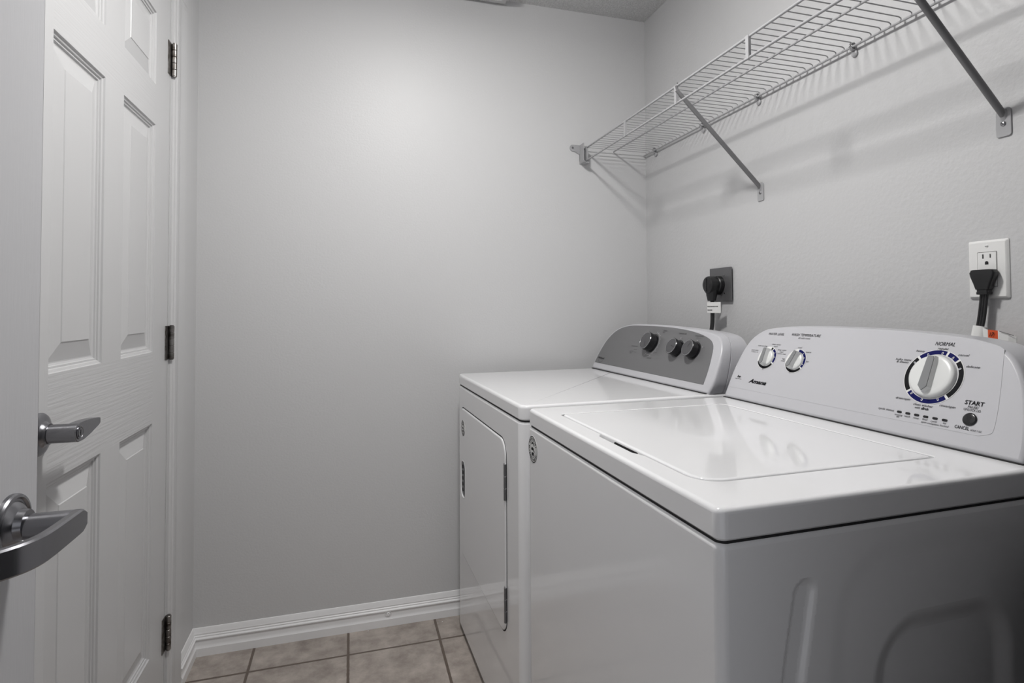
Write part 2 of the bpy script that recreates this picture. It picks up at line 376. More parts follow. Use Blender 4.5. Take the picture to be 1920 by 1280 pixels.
bm = BM(); lathe(bm, (0,0,-.046), (0,0,-1), [(0,.090),(.014,.090),(.019,.087),(.021,.080),(.022,.050),(.022,0)], 40); build('diffuser', bm, m_diff, lamp)

# ------------------------------------------------------------------ wire shelf on the right wall
SX_F, SX_M, SX_R, SZ, SZL, Y1 = -.286, -.153, -.012, 1.796, 1.745, -1.86
shelf = thing('wire_shelf', (0, 0, SZ), 'long white ventilated wire shelf high on the right wall', 'shelf')
def sp(name, bm, m): return build(name, bm, m, shelf, M=Matrix.Translation((0, 0, -SZ)))
for (x, z, r) in ((SX_F, SZ, .0034), (SX_F, SZL, .0034), (SX_M, SZ, .0030), (SX_R, SZ-.007, .0030)):
    bm = BM(); cyl(bm, (x, -.006, z), (x, Y1, z), r, n=12, bev=.0006); sp('rail', bm, m_wire)
bm = BM(); y = -.0215
while y > Y1+.01:
    tube(bm, [(SX_F, y, SZ-.001), (SX_F, y, SZ+.0030), (SX_F+.0035, y, SZ+.0047), (SX_M, y, SZ+.0044), (SX_R-.004, y, SZ+.0040), (SX_R+.002, y, SZ+.0015), (SX_R+.003, y, SZ-.006)], .00140, n=6)
    y -= .0255
sp('deck_wires', bm, m_wire)
for y in (-.036, -.369, -.690, -1.003, -1.325, -1.65):
    bm = BM(); prism(bm, rrect(y-.0055, SZL-.003, y+.0055, SZ+.003, .001, 2), SX_F+.0028, SX_F-.0045, f_); sp('spacer_tab', bm, m_wire)
for y in (-.0888, -.414, -.697, -1.040, -1.40, -1.75):
    bm = BM(); lathe(bm, (-.0005, y, SZ-.022), (-1,0,0), [(0,.0085),(.004,.0085),(.006,.006),(.0065,.003)], 14)
    prism(bm, rrect(y-.005, SZ-.022, y+.005, SZ-.001, .003, 3), -.0005, -.006, f_)
    tube(bm, [(-.003, y, SZ-.001), (-.008, y, SZ+.0035), (-.015, y, SZ+.001), (-.0175, y, SZ-.007), (-.014, y, SZ-.013), (-.006, y, SZ-.014)], .0022, n=8, sx=2.2, sy=1)
    sp('wall_clip', bm, m_wire)
for y in (-.697, -1.366):
    bm = BM(); a = Vector((-.287, y, 1.779)); b = Vector((-.0065, y, 1.516))
    d = (b-a).normalized()
    tube(bm, [a-d*.004, a+d*.02, a+d*.05, b-d*.03, b-d*.006, b+Vector((.0035,0,-.006))], [.0052, .0062, .0066, .0066, .0064, .0052], n=16)
    tube(bm, [a+d*.002, a+Vector((-.004,0,.014)), a+Vector((.001,0,.0215)), a+Vector((.007,0,.0175))], .0022, n=8, sx=1, sy=2.2)
    br = sp('brace', bm, m_brace)
    bm = BM(); prism(bm, rrect(y-.0135, 1.4700, y+.0135, 1.5270, (.005,.005,.011,.011), 5), -.0004, -.0030, f_, bev=.0012)
    loft(bm, [[(-.003, y+.006*math.cos(t)*k, 1.513+.010*math.sin(t)*k) for t in [2*PI*i/14 for i in range(14)]] for k in (1.3,)] + [[(-.0065, y+.0058*math.cos(t), 1.5140+.0075*math.sin(t)) for t in [2*PI*i/14 for i in range(14)]]])
    bp = build('foot_plate', bm, m_wire, br, M=Matrix.Translation((0,0,-SZ)))
    bm = BM(); lathe(bm, (-.003, y, 1.495), (-1,0,0), [(0,.0048),(.0012,.0048),(.0024,.0034),(.0028,.0012),(.0012,.0008)], 16)
    build('screw', bm, m_screw, br, M=Matrix.Translation((0,0,-SZ)))
# cup bracket at the back wall
bm = BM(); cup = [(-.3045,1.812),(-.3045,1.745),(-.301,1.737),(-.293,1.733),(-.276,1.733),(-.276,1.7355),(-.292,1.7355),(-.299,1.739),(-.302,1.746),(-.302,1.812)]
loft(bm, [[(x, y, z) for x, z in cup] for y in (-.001, -.044)])
box(bm, (-.3045, -.0035, 1.735), (-.272, -.0005, 1.812))
prism(bm, rrect(-.347, 1.786, -.300, 1.813, (.012,.002,.002,.012), 6), -.0005, -.0035, lambda a, b, h: (a, h, b), bev=.0008)
loft(bm, [[(-.3045, -.003, 1.787), (-.3045, -.006, 1.787), (-.33, -.003, 1.787)], [(-.3045, -.003, 1.775), (-.3045, -.0035, 1.775), (-.3055, -.003, 1.775)]])
ec = sp('end_bracket', bm, m_wire)
bm = BM(); lathe(bm, (-.335, -.0035, 1.800), (0,-1,0), [(0,.0045),(.001,.0045),(.0022,.003),(.0024,0)], 14); build('screw', bm, m_screw, ec, M=Matrix.Translation((0,0,-SZ)))

# ------------------------------------------------------------------ outlets and plugs
ho = thing('wall_outlet', (0, -.505, 1.223), 'dark grey metal outlet plate behind the far machine', 'electrical outlet')
g_ = lambda a, b, h: (-h, a, b)
bm = BM(); prism(bm, rrect(-.0575, -.0565, .0575, .0565, .003, 3), .006, .0095, g_, bev=.0010); build('cover_plate', bm, m_steelplate, ho)
bm = BM(); prism(bm, rrect(-.051, -.050, .051, .050, .003, 3), .0002, .0065, g_); build('box', bm, m_gap, ho)
for y, z in ((-.022, .030), (.026, .030), (-.022,-.030), (.026,-.030)):
    bm = BM(); lathe(bm, (-.0092, y, z), (-1,0,0), [(0,.0026),(.001,.0024),(.0014,.001),(.0014,0)], 10); build('screw', bm, m_rim, ho)
cord = thing('power_cord', (0, -.500, 1.222), 'thick black cord with round plug and white tag in the dark metal outlet', 'power cord')
bm = BM(); ol = []
for i in range(32):
    a = 2*PI*i/32; r = .0300; y_, z_ = r*math.cos(a), r*math.sin(a)
    if z_ < 0: y_ *= 1-.25*(-z_/r)**2; z_ *= 1.12
    ol.append((y_, z_))
loft(bm, [[g_(a, b, h) for a, b in offset_poly(ol, d)] for d, h in ((0,.0098),(0,.024),(.0025,.027),(.001,.031),(.001,.050),(.003,.056),(.008,.0595),(.016,.061))])
loft(bm, [[(-.040+dx, dy, z) for dx, dy in [(w*1.0*math.cos(t), v*math.sin(t)) for t in [2*PI*i/18 for i in range(18)]]] for z, w, v in ((-.018,.017,.022),(-.035,.016,.020),(-.046,.0135,.0175),(-.0535,.0120,.0160),(-.054,.009,.011))])
box(bm, (-.0625, -.003, -.022), (-.058, .0035, .022))
pl = build('plug', bm, m_black, cord)
bm = BM(); tube(bm, smooth_path([(-.038, .000, -.045), (-.037, .001, -.09), (-.038, .003, -.14), (-.050, .005, -.20), (-.058, .004, -.40), (-.055, 0, -.70)], 8), .0068, n=14, sx=1.30, sy=.8, up=(1,0,0)); build('cable', bm, m_cable, cord)
bm = BM(); P_ = [(-.050,.0115),(-.0475,.0095),(-.0485,-.0105),(-.044,-.024),(-.037,-.043)]
loft(bm, [[(x, y, z) for x, y in P_] + [(x+.0008, y, z) for x, y in P_[::-1]] for z in (-.058, -.094)]); tg = build('tag', bm, m_paper, cord, sharp=60)
bm = BM()
def tagf(u, v, n): # u 0..1 along the tag
    s = u*(len(P_)-1); i = min(int(s), len(P_)-2); k = s-i
    return (P_[i][0]*(1-k)+P_[i+1][0]*k-n, P_[i][1]*(1-k)+P_[i+1][1]*k, v)
for v0, a, b in ((-.0725, .10, .88), (-.0845, .12, .55)):
    k = a
    while k < b:
        l = random.uniform(.03, .06); poly(bm, [(k, v0-.0016), (min(k+l, b), v0-.0016), (min(k+l, b), v0+.0016), (k, v0+.0016)], tagf, .0006); k += l+.018
build('print', bm, m_ink, tg)

wo = thing('wall_outlet', (0, -1.333, 1.218), 'white rectangular wall outlet above the near machine', 'electrical outlet')
bm = BM(); ro, ri = rrect(-.0365, -.0575, .0365, .0575, .003, 3), rrect(-.0182, -.0345, .0182, .0345, .0015, 3)
vs = [[bm.verts.new(g_(a, b, h)) for a, b in q] for q, h in ((ro, .0002), (ro, .0015), (rrect(-.0340, -.0550, .0340, .0550, .0022, 3), .0048), (rrect(-.0318, -.0528, .0318, .0528, .0015, 3), .0060), (ri, .0060), (ri, .001))]
for p, q in zip(vs[:-1], vs[1:]):
    n = len(p)
    for k in range(n): bm.faces.new((p[k], p[(k+1)%n], q[(k+1)%n], q[k]))
build('cover_plate', bm, m_outlet, wo, flat=True)
bm = BM(); prism(bm, rrect(-.0185, -.0348, .0185, .0348, .001, 3), .0004, .0030, g_); build('gap', bm, m_gap, wo)
bm = BM(); prism(bm, rrect(-.0170, -.0335, .0170, .0335, .0015, 3), .002, .0072, g_, bev=.0006)
rc = build('receptacle', bm, m_outlet, wo)
bm = BM()
gg = lambda u, v, n: (-.0073-n, -u, v)
for z in (.0185, -.0185):
    poly(bm, rrect(-.0078, z+.003, -.0054, z+.0115, .0004, 2), gg, .0002); poly(bm, rrect(.0056, z+.0035, .0076, z+.011, .0004, 2), gg, .0002)
    poly(bm, [(.0032*math.cos(t), z-.0055+.0032*math.sin(t)) for t in [PI*i/8 for i in range(9)]]+[(-.0032, z-.009), (.0032, z-.009)], gg, .0002)
build('slots', bm, m_gap, rc)
for z in (.0455, -.0455):
    bm = BM(); lathe(bm, (-.0060, 0, z), (-1,0,0), [(0,.0032),(.0006,.0030),(.0010,.001)], 12); box(bm, (-.0074, -.0026, z-.0005), (-.0068, .0026, z+.0005), 1); build('screw', bm, [m_outlet, m_gap], wo)
cord2 = thing('power_cord', (0, -1.333, 1.200), 'black flat cord plugged into the white outlet', 'power cord')
bm = BM()
loft(bm, [[(-.0160+dx, dy, z) for dx, dy in rrect(-a, -b, a, b, min(a, b)*.45, 4)] for z, a, b in ((.0150,.0075,.0140),(.0172,.0085,.0165),(.0165,.0085,.0200),(.0110,.0086,.0228),(.004,.0086,.0215),(-.010,.0085,.0160),(-.0215,.0080,.0125),(-.0220,.0070,.0105),(-.0262,.0070,.0105),(-.0268,.0078,.0115),(-.0310,.0078,.0110),(-.0315,.0050,.0085))])
box(bm, (-.0100, -.010, -.006), (-.0074, .010, .012))
build('plug', bm, m_black, cord2)
bm = BM(); cp = smooth_path([(-.016, 0, -.028), (-.0165, .0025, -.055), (-.018, .0060, -.085), (-.022, .0090, -.11), (-.040, .012, -.20), (-.05, .01, -.5)], 8)
for dy in (-.0046, 0, .0046): tube(bm, [p+Vector((0, dy, 0)) for p in cp], .0029, n=10)
build('cable', bm, m_cable, cord2)
bm = BM(); sp2 = smooth_path([(-.0188, .0072, -.0935), (-.0225, .0092, -.112), (-.030, .0105, -.15)], 5); tube(bm, sp2, .0098, n=16, sx=1.25, sy=.75, up=(1,0,0)); build('sleeve', bm, m_paper, cord2)
bm = BM(); P2 = [(-.024,.000),(-.030,-.014),(-.034,-.034),(-.035,-.052),(-.031,-.063)]
Z2 = [-.096,-.099,-.100,-.105,-.110]
for a in range(4):
    q = [(P2[a], Z2[a]), (P2[a+1], Z2[a+1])]
    loft(bm, [[(p[0], p[1], z-.030), (p[0], p[1], z), (p[0]+.0008, p[1], z), (p[0]+.0008, p[1], z-.030)] for p, z in q], mi=1 if a == 1 else 0)
tg = build('label_tag', bm, [m_paper, m_orange], cord2, sharp=60)
bm = BM(); text(bm, '17', .0, .010, -.0105, .0075, lambda u, v, n: (-.0322-n-u*.2, -.0185-u, -.099+v+.002), shear=.3, bold=.02)
for u in (.0175,): poly(bm, [(u, -.0015), (u+.024, -.0085), (u+.024, -.0095), (u, -.0025)], lambda a, b, n: (-.0362-n, -.0205-a, -.099+b), .0004)
build('print', bm, m_ink, tg)

# ------------------------------------------------------------------ machines
LEAN = math.radians(25)
def face_fn(x0, z0, width):
    U, V, Nn = Vector((0,-1,0)), Vector((math.sin(LEAN),0,math.cos(LEAN))), Vector((-math.cos(LEAN),0,math.sin(LEAN)))
    P0 = Vector((x0, width, z0))
    return lambda u, v, n=0.0: tuple(P0+U*u+V*v+Nn*n)
def cabinet(name, mach, width, depth, z0, z1, rc, er, disp=None, nx=1, nz=1):
    """cabinet shell; the near (-y) side is finely divided and pressed in by disp(x, z)"""
    def outline(ins):
        r = max(rc-ins, .001); pts = rrect(ins, ins, depth-ins, width-ins, (r, r, .004, r), 6)
        # refine the near side: between the x0y0 corner end and the x1y0 corner start
        a, b = pts[6], pts[7]
        return pts[:7] + [(a[0]+(b[0]-a[0])*i/nx, a[1]) for i in range(1, nx)] + pts[7:]
    rings = []
    zs = [z0+(z1-er-z0)*i/nz for i in range(nz+1)]
    base = outline(0)
    for z in zs:
        rings.append([(x, y+(disp(x, z) if (disp and i >= 6 and i < 7+nx) else 0), z) for i, (x, y) in enumerate(base)])
    for a in (PI/8, PI/4, 3*PI/8, PI/2):
        rings.append([(x, y, z1-er+er*math.sin(a)) for x, y in outline(er*(1-math.cos(a)))])
    bm = BM(); loft(bm, rings); return build(name, bm, m_enamel, mach, sharp=40, flat=True)
def sst(a, b, x):
    t = min(1, max(0, (x-a)/(b-a))); return t*t*(3-2*t)
def console_body(name, mach, F, ol, xb, m, rnd=.006, groove=False, drop=.006):
    """outline on the leaning face, run back to the vertical plane x=xb"""
    def back(p, k, ins=0):   # k 0 at the face, 1 at the back
        u, v = p; q = Vector(F(u, v, 0)); x = q.x+(xb-q.x)*k
        zc = F(0, 0)[2]
        return (x, q.y, zc+(q.z-zc)*(1-drop/.19*k*k))
    rings = []
    for a in (0, PI/6, PI/3, PI/2):
        d = rnd*(1-math.sin(a)); nn = rnd*math.cos(a)-rnd
        rings.append([F(u, v, nn) for u, v in offset_poly(ol, d)])
    if groove:
        i1 = offset_poly(ol, .0025)
        for k, o_ in ((.16, ol), (.30, ol), (.305, i1), (.33, i1), (.335, ol)): rings.append([back(p, k) for p in o_])
    for k in (.4, .7, .93): rings.append([back(p, k) for p in ol])
    rings.append([back(p, 1.0) for p in offset_poly(ol, .006)])
    bm = BM(); loft(bm, rings); return build(name, bm, m, mach, sharp=40)

# ---- top loading washer
WW, WD, WZ, WT = .698, .690, .9137, .0375
washer = thing('washing_machine', (-.7955, -1.5689, 0), 'white top-loading washer nearest the viewer, with the white control panel', 'washing machine', rz=.0122)
def wdisp(x, z):
    # slanted slot
    cx = .1215-(.805-z)*.19; d = 0.0
    if z < .80: q = abs(x-cx)
    else: q = math.hypot(x-cx, z-.80)
    d += .0065*(1-sst(.0090, .0190, q))
    # broad pressed panel, its left edge leaning
    def rb(x, z, x0, x1, zt, r, sl):
        xl = x0-(zt-z)*sl; dx = max(xl+r-x, x-(x1-r), 0); dz = max(z-(zt-r), 0)
        return r-math.hypot(dx, dz) if (dx > 0 or dz > 0) else min(x-xl, x1-x, zt-z)
    d += .0085*sst(-.018, .014, rb(x, z, .252, .462, .735, .055, .16))
    d += .0018*sst(-.012, .020, rb(x, z, .180, .545, .842, .080, .12))
    return d
cabinet('cabinet', washer, WW, WD, .018, WZ-WT-.0027, .012, .007, wdisp, 240, 200)
bm = BM(); prism(bm, rrect(.0035, .0035, WD-.004, WW-.0035, .010), .862, WZ-WT+.001, lambda a, b, h: (a, b, h)); build('seam', bm, m_gap, washer)
# top frame with the lid opening
bm = BM(); n = 7
outer = rrect(0, 0, WD, WW, (.013,.013,.006,.013), n)
LX0, LX1, LY0, LY1 = .0425, .465, .090, .606
# lid opening with the finger scoop in its front edge, listed counter-clockwise from the near front corner
def lid_outline(ins, scoop):
    c = rrect(LX0+ins, LY0+ins, LX1-ins, LY1-ins, (.040-ins*.5, .012, .012, .012), 7)
    sc = []
    sc = [(LX0+ins, .400), (LX0+ins-scoop*.45, .394), (LX0+ins-scoop, .384), (LX0+ins-scoop, .262), (LX0+ins-scoop*.45, .250), (LX0+ins, .236)]
    return c + sc
def subdiv_match(a, m_):   # resample a closed outline to m_ points by angle from the centre
    return a
inner = lid_outline(0, .0095)
m_out = len(inner)
def project_out(p, ins):
    # closest matching point on the outer outline for ring filling
    cx, cy = .255, .348; dx, dy = p[0]-cx, p[1]-cy
    x0, x1, y0, y1 = ins, WD-ins, ins, WW-ins
    ts = [t for t in ((x1-cx)/dx if dx > 0 else 9, (x0-cx)/dx if dx < 0 else 9, (y1-cy)/dy if dy > 0 else 9, (y0-cy)/dy if dy < 0 else 9)]
    t = min(ts); return (cx+dx*t, cy+dy*t)
er = .0065
rings = [[(x, y, WZ-WT) for x, y in offset_poly(outer, .003)], [(x, y, WZ-WT+.003) for x, y in outer]]
for a in (0, PI/8, PI/4, 3*PI/8, PI/2):
    rings.append([(x, y, WZ-er+er*math.sin(a)) for x, y in offset_poly(outer, er*(1-math.cos(a)))])
vs = loft(bm, rings, caps=(True, False))
ol_in = [bm.verts.new((x, y, WZ)) for x, y in offset_poly(inner, -.0015)]
ed = []
for ring in (vs[-1], ol_in):
    for i in range(len(ring)):
        e = bm.edges.get((ring[i], ring[(i+1) % len(ring)])) or bm.edges.new((ring[i], ring[(i+1) % len(ring)])); ed.append(e)
bmesh.ops.triangle_fill(bm, use_beauty=True, use_dissolve=False, edges=ed)
b2 = [bm.verts.new((x, y, WZ-.0012)) for x, y in inner]; b3 = [bm.verts.new((x, y, WZ-.016)) for x, y in inner]
for p, q in ((ol_in, b2), (b2, b3)):
    for i in range(len(p)): bm.faces.new((p[i], p[(i+1)%len(p)], q[(i+1)%len(p)], q[i]))
bm.faces.new(b3)
build('top_panel', bm, m_enamel, washer, sharp=40, flat=True)
bm = BM(); loft(bm, [[(x, y, z) for x, y in lid_outline(.0008, 0.0)] for z in (WZ-.0158, WZ-.0080)]); build('lid_seam', bm, m_gap, washer)
bm = BM()
lo = lid_outline(.0040, 0.0)
loft(bm, [[(x, y, z) for x, y in offset_poly(lo, d)] for d, z in ((0, WZ-.0155), (0, WZ-.0022), (.0008, WZ-.0006), (.0025, WZ+.0004), (.006, WZ+.0006))])
build('lid', bm, m_enamel, washer, sharp=40)
bm = BM(); prism(bm, rrect(.268, WZ-.0150, .352, WZ-.0036, .0035, 5), LX0+.0045, LX0+.0032, lambda a, b, h: (h, a, b)); build('finger_slot', bm, m_gap, washer)
# control console
FW = face_fn(.535, WZ, WW)
wol = [(-.001,.000),(.6795,.000),(.6785,.030),(.6700,.075),(.6590,.113),(.6455,.143),(.6270,.1690),(.6050,.1845),(.5770,.1940),(.5374,.2003),(.4375,.2068),(.3499,.2092),(.2339,.2092),(.1397,.2062),(.0884,.2012),(.0600,.1940),(.0370,.1800),(.0190,.1580),(.0070,.1240),(-.0005,.0780),(-.001,.030)]
def refine(pts, k=3):
    n = len(pts); out = []
    for i in range(n):
        p0, p1, p2, p3 = (Vector(pts[(i+j-1) % n]) for j in range(4))
        for j in range(k):
            t = j/k
            if (p2-p1).length > .2 or i in (0,): out.append(tuple(p1.lerp(p2, t))); continue
            out.append(tuple(.5*((2*p1)+(p2-p0)*t+(2*p0-5*p1+4*p2-p3)*t*t+(3*p1-p0-3*p2+p3)*t**3)))
    return out
def fix(pts): # straight bottom run, smooth elsewhere
    P = [Vector(p) for p in pts]; out = [tuple(P[0])]
    Q = [P[1]*2-P[2]] + P[1:] + [P[0], P[0]*2-P[-1]]
    for i in range(1, len(Q)-2):
        for j in range(3):
            t = j/3; p0, p1, p2, p3 = Q[i-1], Q[i], Q[i+1], Q[i+2]
            out.append(tuple(.5*((2*p1)+(p2-p0)*t+(2*p0-5*p1+4*p2-p3)*t*t+(3*p1-p0-3*p2+p3)*t**3)))
    return out
con = console_body('console', washer, FW, fix(wol), .688, m_plastic, rnd=.008)
bm = BM(); box(bm, (.5335, .018, WZ-.0005), (.60, .695, WZ+.0016)); build('console_seam', bm, m_gap, washer)
bm = BM(); pol = [(.012,.030),(.611,.030)] + [(.6255+.0*i, .036) for i in range(1)] + [(.6300,.046),(.6262,.0917),(.6142,.1675),(.6100,.1800),(.5900,.1880),(.5374,.1955),(.4375,.2020),(.3499,.2043),(.2339,.2043),(.1397,.2012),(.0884,.1960),(.0600,.1885),(.0400,.1740),(.0240,.1540),(.0135,.1240),(.0090,.0780)]
prism(bm, fix(pol), -.002, .0004, FW); ovl = build('control_overlay', bm, m_plastic, washer, sharp=50)
def wtext(items, m, name):
    bm = BM()
    for (s, u0, u1, v, h, sh, bo) in items: text(bm, s, u0, u1, v, h, FW, sh, bo, n=.0010)
    return build(name, bm, m, ovl, recalc=False)
IT = .25
wtext([('NORMAL', .5005, .5350, .1822, .0072, IT, 0), ('regular', .5075, .5266, .1730, .0042, IT, 0), ('heavy', .4700, .4862, .1657, .0042, IT, 0),
       ('casual', .5454, .5632, .1638, .0042, IT, 0), ('delicate', .5633, .5852, .1441, .0042, IT, 0), ('bulky items', .4355, .4664, .1462, .0042, IT, 0), ('& sheets', .4386, .4625, .1414, .0042, IT, 0),
       ('drain/spin', .4596, .4873, .0713, .0042, IT, 0), ('clean washer', .4951, .5303, .0647, .0042, IT, 0), ('with', .4996, .5091, .0589, .0042, IT, 0), ('affresh', .5112, .5237, .0590, .0045, 0, .025),
       ('rinse/spin', .5396, .5662, .0698, .0042, IT, 0), ('cycle status', .4331, .4642, .0459, .0042, IT, 0),
       ('sensing', .4672, .4822, .0397, .0032, IT, 0), ('fill', .4720, .4775, .0360, .0032, IT, 0), ('wash', .4857, .4963, .0399, .0032, IT, 0), ('rinse', .5022, .5122, .0397, .0032, IT, 0),
       ('final', .5185, .5277, .0403, .0032, IT, 0), ('spin', .5178, .5270, .0353, .0032, IT, 0), ('cycle', .5335, .5443, .0397, .0032, IT, 0), ('complete', .5290, .5487, .0350, .0032, IT, 0),
       ('lid', .5540, .5590, .0400, .0032, IT, 0), ('locked', .5502, .5645, .0353, .0032, IT, 0),
       ('START', .5780, .6073, .0820, .0070, 0, .018), ('PAUSE/', .5845, .6007, .0748, .0040, 0, 0), ('UNLOCK LID', .5792, .6052, .0700, .0040, 0, 0), ('CANCEL', .5735, .5958, .0384, .0055, 0, .008), ('HOLD 3 SEC', .5982, .6150, .0370, .0028, 0, 0),
       ('WATER LEVEL', .0825, .1338, .1826, .0060, IT, 0), ('WASH TEMPERATURE', .1579, .2436, .1840, .0066, IT, 0), ('all cold rinses', .1810, .2169, .1762, .0040, IT, 0),
       ('auto sensing', .0602, .0925, .1492, .0036, IT, 0), ('auto sens', .0423, .0669, .1360, .0034, IT, 0), ('+ extra rin', .0440, .0682, .1312, .0034, IT, 0),
       ('deep water', .1065, .1358, .1556, .0034, IT, 0), ('wash', .1144, .1271, .1503, .0034, IT, 0), ('deep water', .1313, .1596, .1427, .0034, IT, 0), ('wash', .1388, .1511, .1377, .0034, IT, 0), ('+ extra rinse', .1305, .1607, .1331, .0034, IT, 0),
       ('tap', .1546, .1635, .1212, .0036, IT, 0), ('cold', .1534, .1648, .1161, .0036, IT, 0), ('cool', .1910, .2023, .1526, .0038, IT, 0), ('warm', .2176, .2330, .1434, .0038, IT, 0), ('hot', .2268, .2350, .1208, .0038, IT, 0)], m_ink, 'lettering')
wtext([('Amana', .0725, .1325, .0545, .0098, .35, .035)], m_ink, 'logo')
wtext([('he', .0265, .0385, .0610, .0060, .2, .03), ('High Efficiency', .0210, .0446, .0547, .0022, 0, .01)], m_ink, 'logo')
def ring(cu, cv, r0, r1, segs, ticks, tr):
    bm = BM(); arc_band(bm, cu, cv, r0-.0012, r1+.0012, 0, 360, FW, .0009, 0, 72)
    o = build('dial_ring', bm, m_outlet, ovl, recalc=False)
    bm = BM()
    for a0, a1, mi in segs: arc_band(bm, cu, cv, r0, r1, a0, a1, FW, .0012, mi)
    for a in ticks:
        t = math.radians(a); c, s = math.cos(t), math.sin(t); q0, q1, hw = tr
        P = [(q0, -hw), (q1-hw, -hw), (q1, 0), (q1-hw, hw), (q0, hw)]
        poly(bm, [(cu+a_*c-b_*s, cv+a_*s+b_*c) for a_, b_ in P], FW, .0015, 2)
        P = [(q0+.0005, -hw*.42), (q1-hw, -hw*.42), (q1-hw, hw*.42), (q0+.0005, hw*.42)]
        poly(bm, [(cu+a_*c-b_*s, cv+a_*s+b_*c) for a_, b_ in P], FW, .0018, 0)
    return build('dial_marks', bm, [m_navy, m_ink, m_outlet], o if False else ovl, recalc=False)
DC = (.5140, .1190)
ring(*DC, .0425, .0505, [(133.5, 75.5, 0), (70.5, 46, 0), (41.5, -43.5, 1), (-48.5, -136, 0), (219.5, 138.5, 1)], (150, 116, 84, 57, 25, 232, 262, 297), (.0428, .0480, .0015))
def wdial(cu, cv, r, ridge_a, rl, rw, h0, h1):
    bm = BM(); lathe(bm, FW(cu, cv, .0008), Vector(FW(0,0,1))-Vector(FW(0,0,0)), [(0, r+.0012), (h0*.55, r+.0006), (h0*.8, r-.0004), (h0, r-.0030), (h0+.0006, r-.008), (h0+.0008, 0)], 48)
    kn = build('dial', bm, m_knobw, ovl, sharp=40)
    t = math.radians(ridge_a); c, s = math.cos(t), math.sin(t)
    R = lambda a, b, n: FW(cu+a*c-b*s, cv+a*s+b*c, n)
    bm = BM(); rg = []
    for n_, k, l in ((h0*.6, 1.35, 1.0), (h0+(h1-h0)*.5, 1.12, .985), (h1-.0015, 1.0, .96)):
        rg.append([R(a, b, n_) for a, b in ((-rl*l, -rw*.10*k), (-rl*.72*l, -rw*k), (rl*.8*l, -rw*.8*k), (rl*l, -rw*.55*k), (rl*l, rw*.55*k), (rl*.8*l, rw*.8*k), (-rl*.72*l, rw*k), (-rl*l, rw*.10*k))])
    loft(bm, rg); gr = build('grip', bm, m_knobw, kn, sharp=25)
    bm = BM(); P = [(-rl*.93, 0), (-rl*.69, -rw*.92), (rl*.8, -rw*.72), (rl*.93, -rw*.5), (rl*.93, rw*.5), (rl*.8, rw*.72), (-rl*.69, rw*.92)]
    loft(bm, [[R(a, b, n_) for a, b in P] for n_ in (h1-.002, h1)]); build('grip_inlay', bm, m_grip, kn)
wdial(*DC, .0385, 90, .0350, .0082, .0085, .0195)
for cu, a in ((.1050, 90), (.1965, 74)):
    ring(cu, .1190, .0225, .0285, [(78, 66, 1), (60, -24, 0), (-32, -156, 1)] if a == 90 else [(88, -32, 0), (-38, -160, 1)], (35, 8) if a == 90 else (50, 22, -15), (.0232, .0268, .0011))
    wdial(cu, .1190, .0195, a, .0225, .0062, .0045, .0165)
for k in range(6):
    bm = BM(); prism(bm, rrect(.4745+.01615*k-.0046, .0452-.0021, .4745+.01615*k+.0046, .0452+.0021, .0020, 4), .0006, .0014, FW, bev=.0004); build('status_light', bm, m_blackg, ovl)
bm = BM(); ax = Vector(FW(0,0,1))-Vector(FW(0,0,0)); lathe(bm, FW(.5928, .0540, .0005), ax, [(0,.0108),(.0012,.0108),(.0020,.0100),(.0026,.0080),(.0027,0)], 32); build('start_button', bm, m_blackg, ovl)

def badge(parent, yc, zc, r, name='badge'):
    FB = lambda u, v, n: (-n, yc-u, zc+v)
    bm = BM(); prism(bm, circle(0, 0, r, n=36), -.0005, .0004, FB); b = build(name, bm, m_outlet, parent)
    bm = BM(); arc_band(bm, 0, 0, r*.93, r*.99, 0, 360, FB, .0006, 0, 48); arc_band(bm, 0, 0, r*.60, r*.635, 0, 360, FB, .0006, 0, 40)
    a = 20
    while a < 340:
        if not (150 < a < 160): arc_band(bm, 0, 0, r*.70, r*.88, a, a+random.choice((5, 7, 9)), FB, .0006, 0, 2)
        a += 12.5
    arc_band(bm, 0, .16*r, r*.25, r*.38, 20, 150, FB, .0006); poly(bm, [(x*r, y*r) for x, y in ((-.40,-.05),(-.2,.16),(.15,.12),(.42,-.12),(.30,-.22),(.1,-.05),(-.2,-.12))], FB)
    poly(bm, [(x*r, y*r) for x, y in ((-.22,-.25),(.25,-.22),(.30,-.42),(.12,-.55),(.05,-.38),(-.1,-.55),(-.26,-.45))], FB)
    build('emblem', bm, m_ink, b, recalc=False)
badge(washer, .6655, .8265, .0300)

# ---- dryer
DW, DD, DZ, DT = .737, .695, .9083, .0365
dryer = thing('clothes_dryer', (-.8035, -.8109, 0), 'white front-loading dryer in the far corner, with the grey control panel', 'dryer', rz=.0268)
cabinet('cabinet', dryer, DW, DD, .022, DZ-DT-.0027, .026, .008)
bm = BM(); prism(bm, rrect(.0035, .0035, DD-.004, DW-.0035, .022), .858, DZ-DT+.001, lambda a, b, h: (a, b, h)); build('seam', bm, m_gap, dryer)
bm = BM(); outer = rrect(0, 0, DD, DW, (.024,.024,.006,.024), 7); er = .008
rings = [[(x, y, DZ-DT) for x, y in offset_poly(outer, .003)], [(x, y, DZ-DT+.003) for x, y in outer]]
for a in (0, PI/8, PI/4, 3*PI/8, PI/2): rings.append([(x, y, DZ-er+er*math.sin(a)) for x, y in offset_poly(outer, er*(1-math.cos(a)))])

loft(bm, rings); build('top_panel', bm, m_enamel, dryer, sharp=40, flat=True)
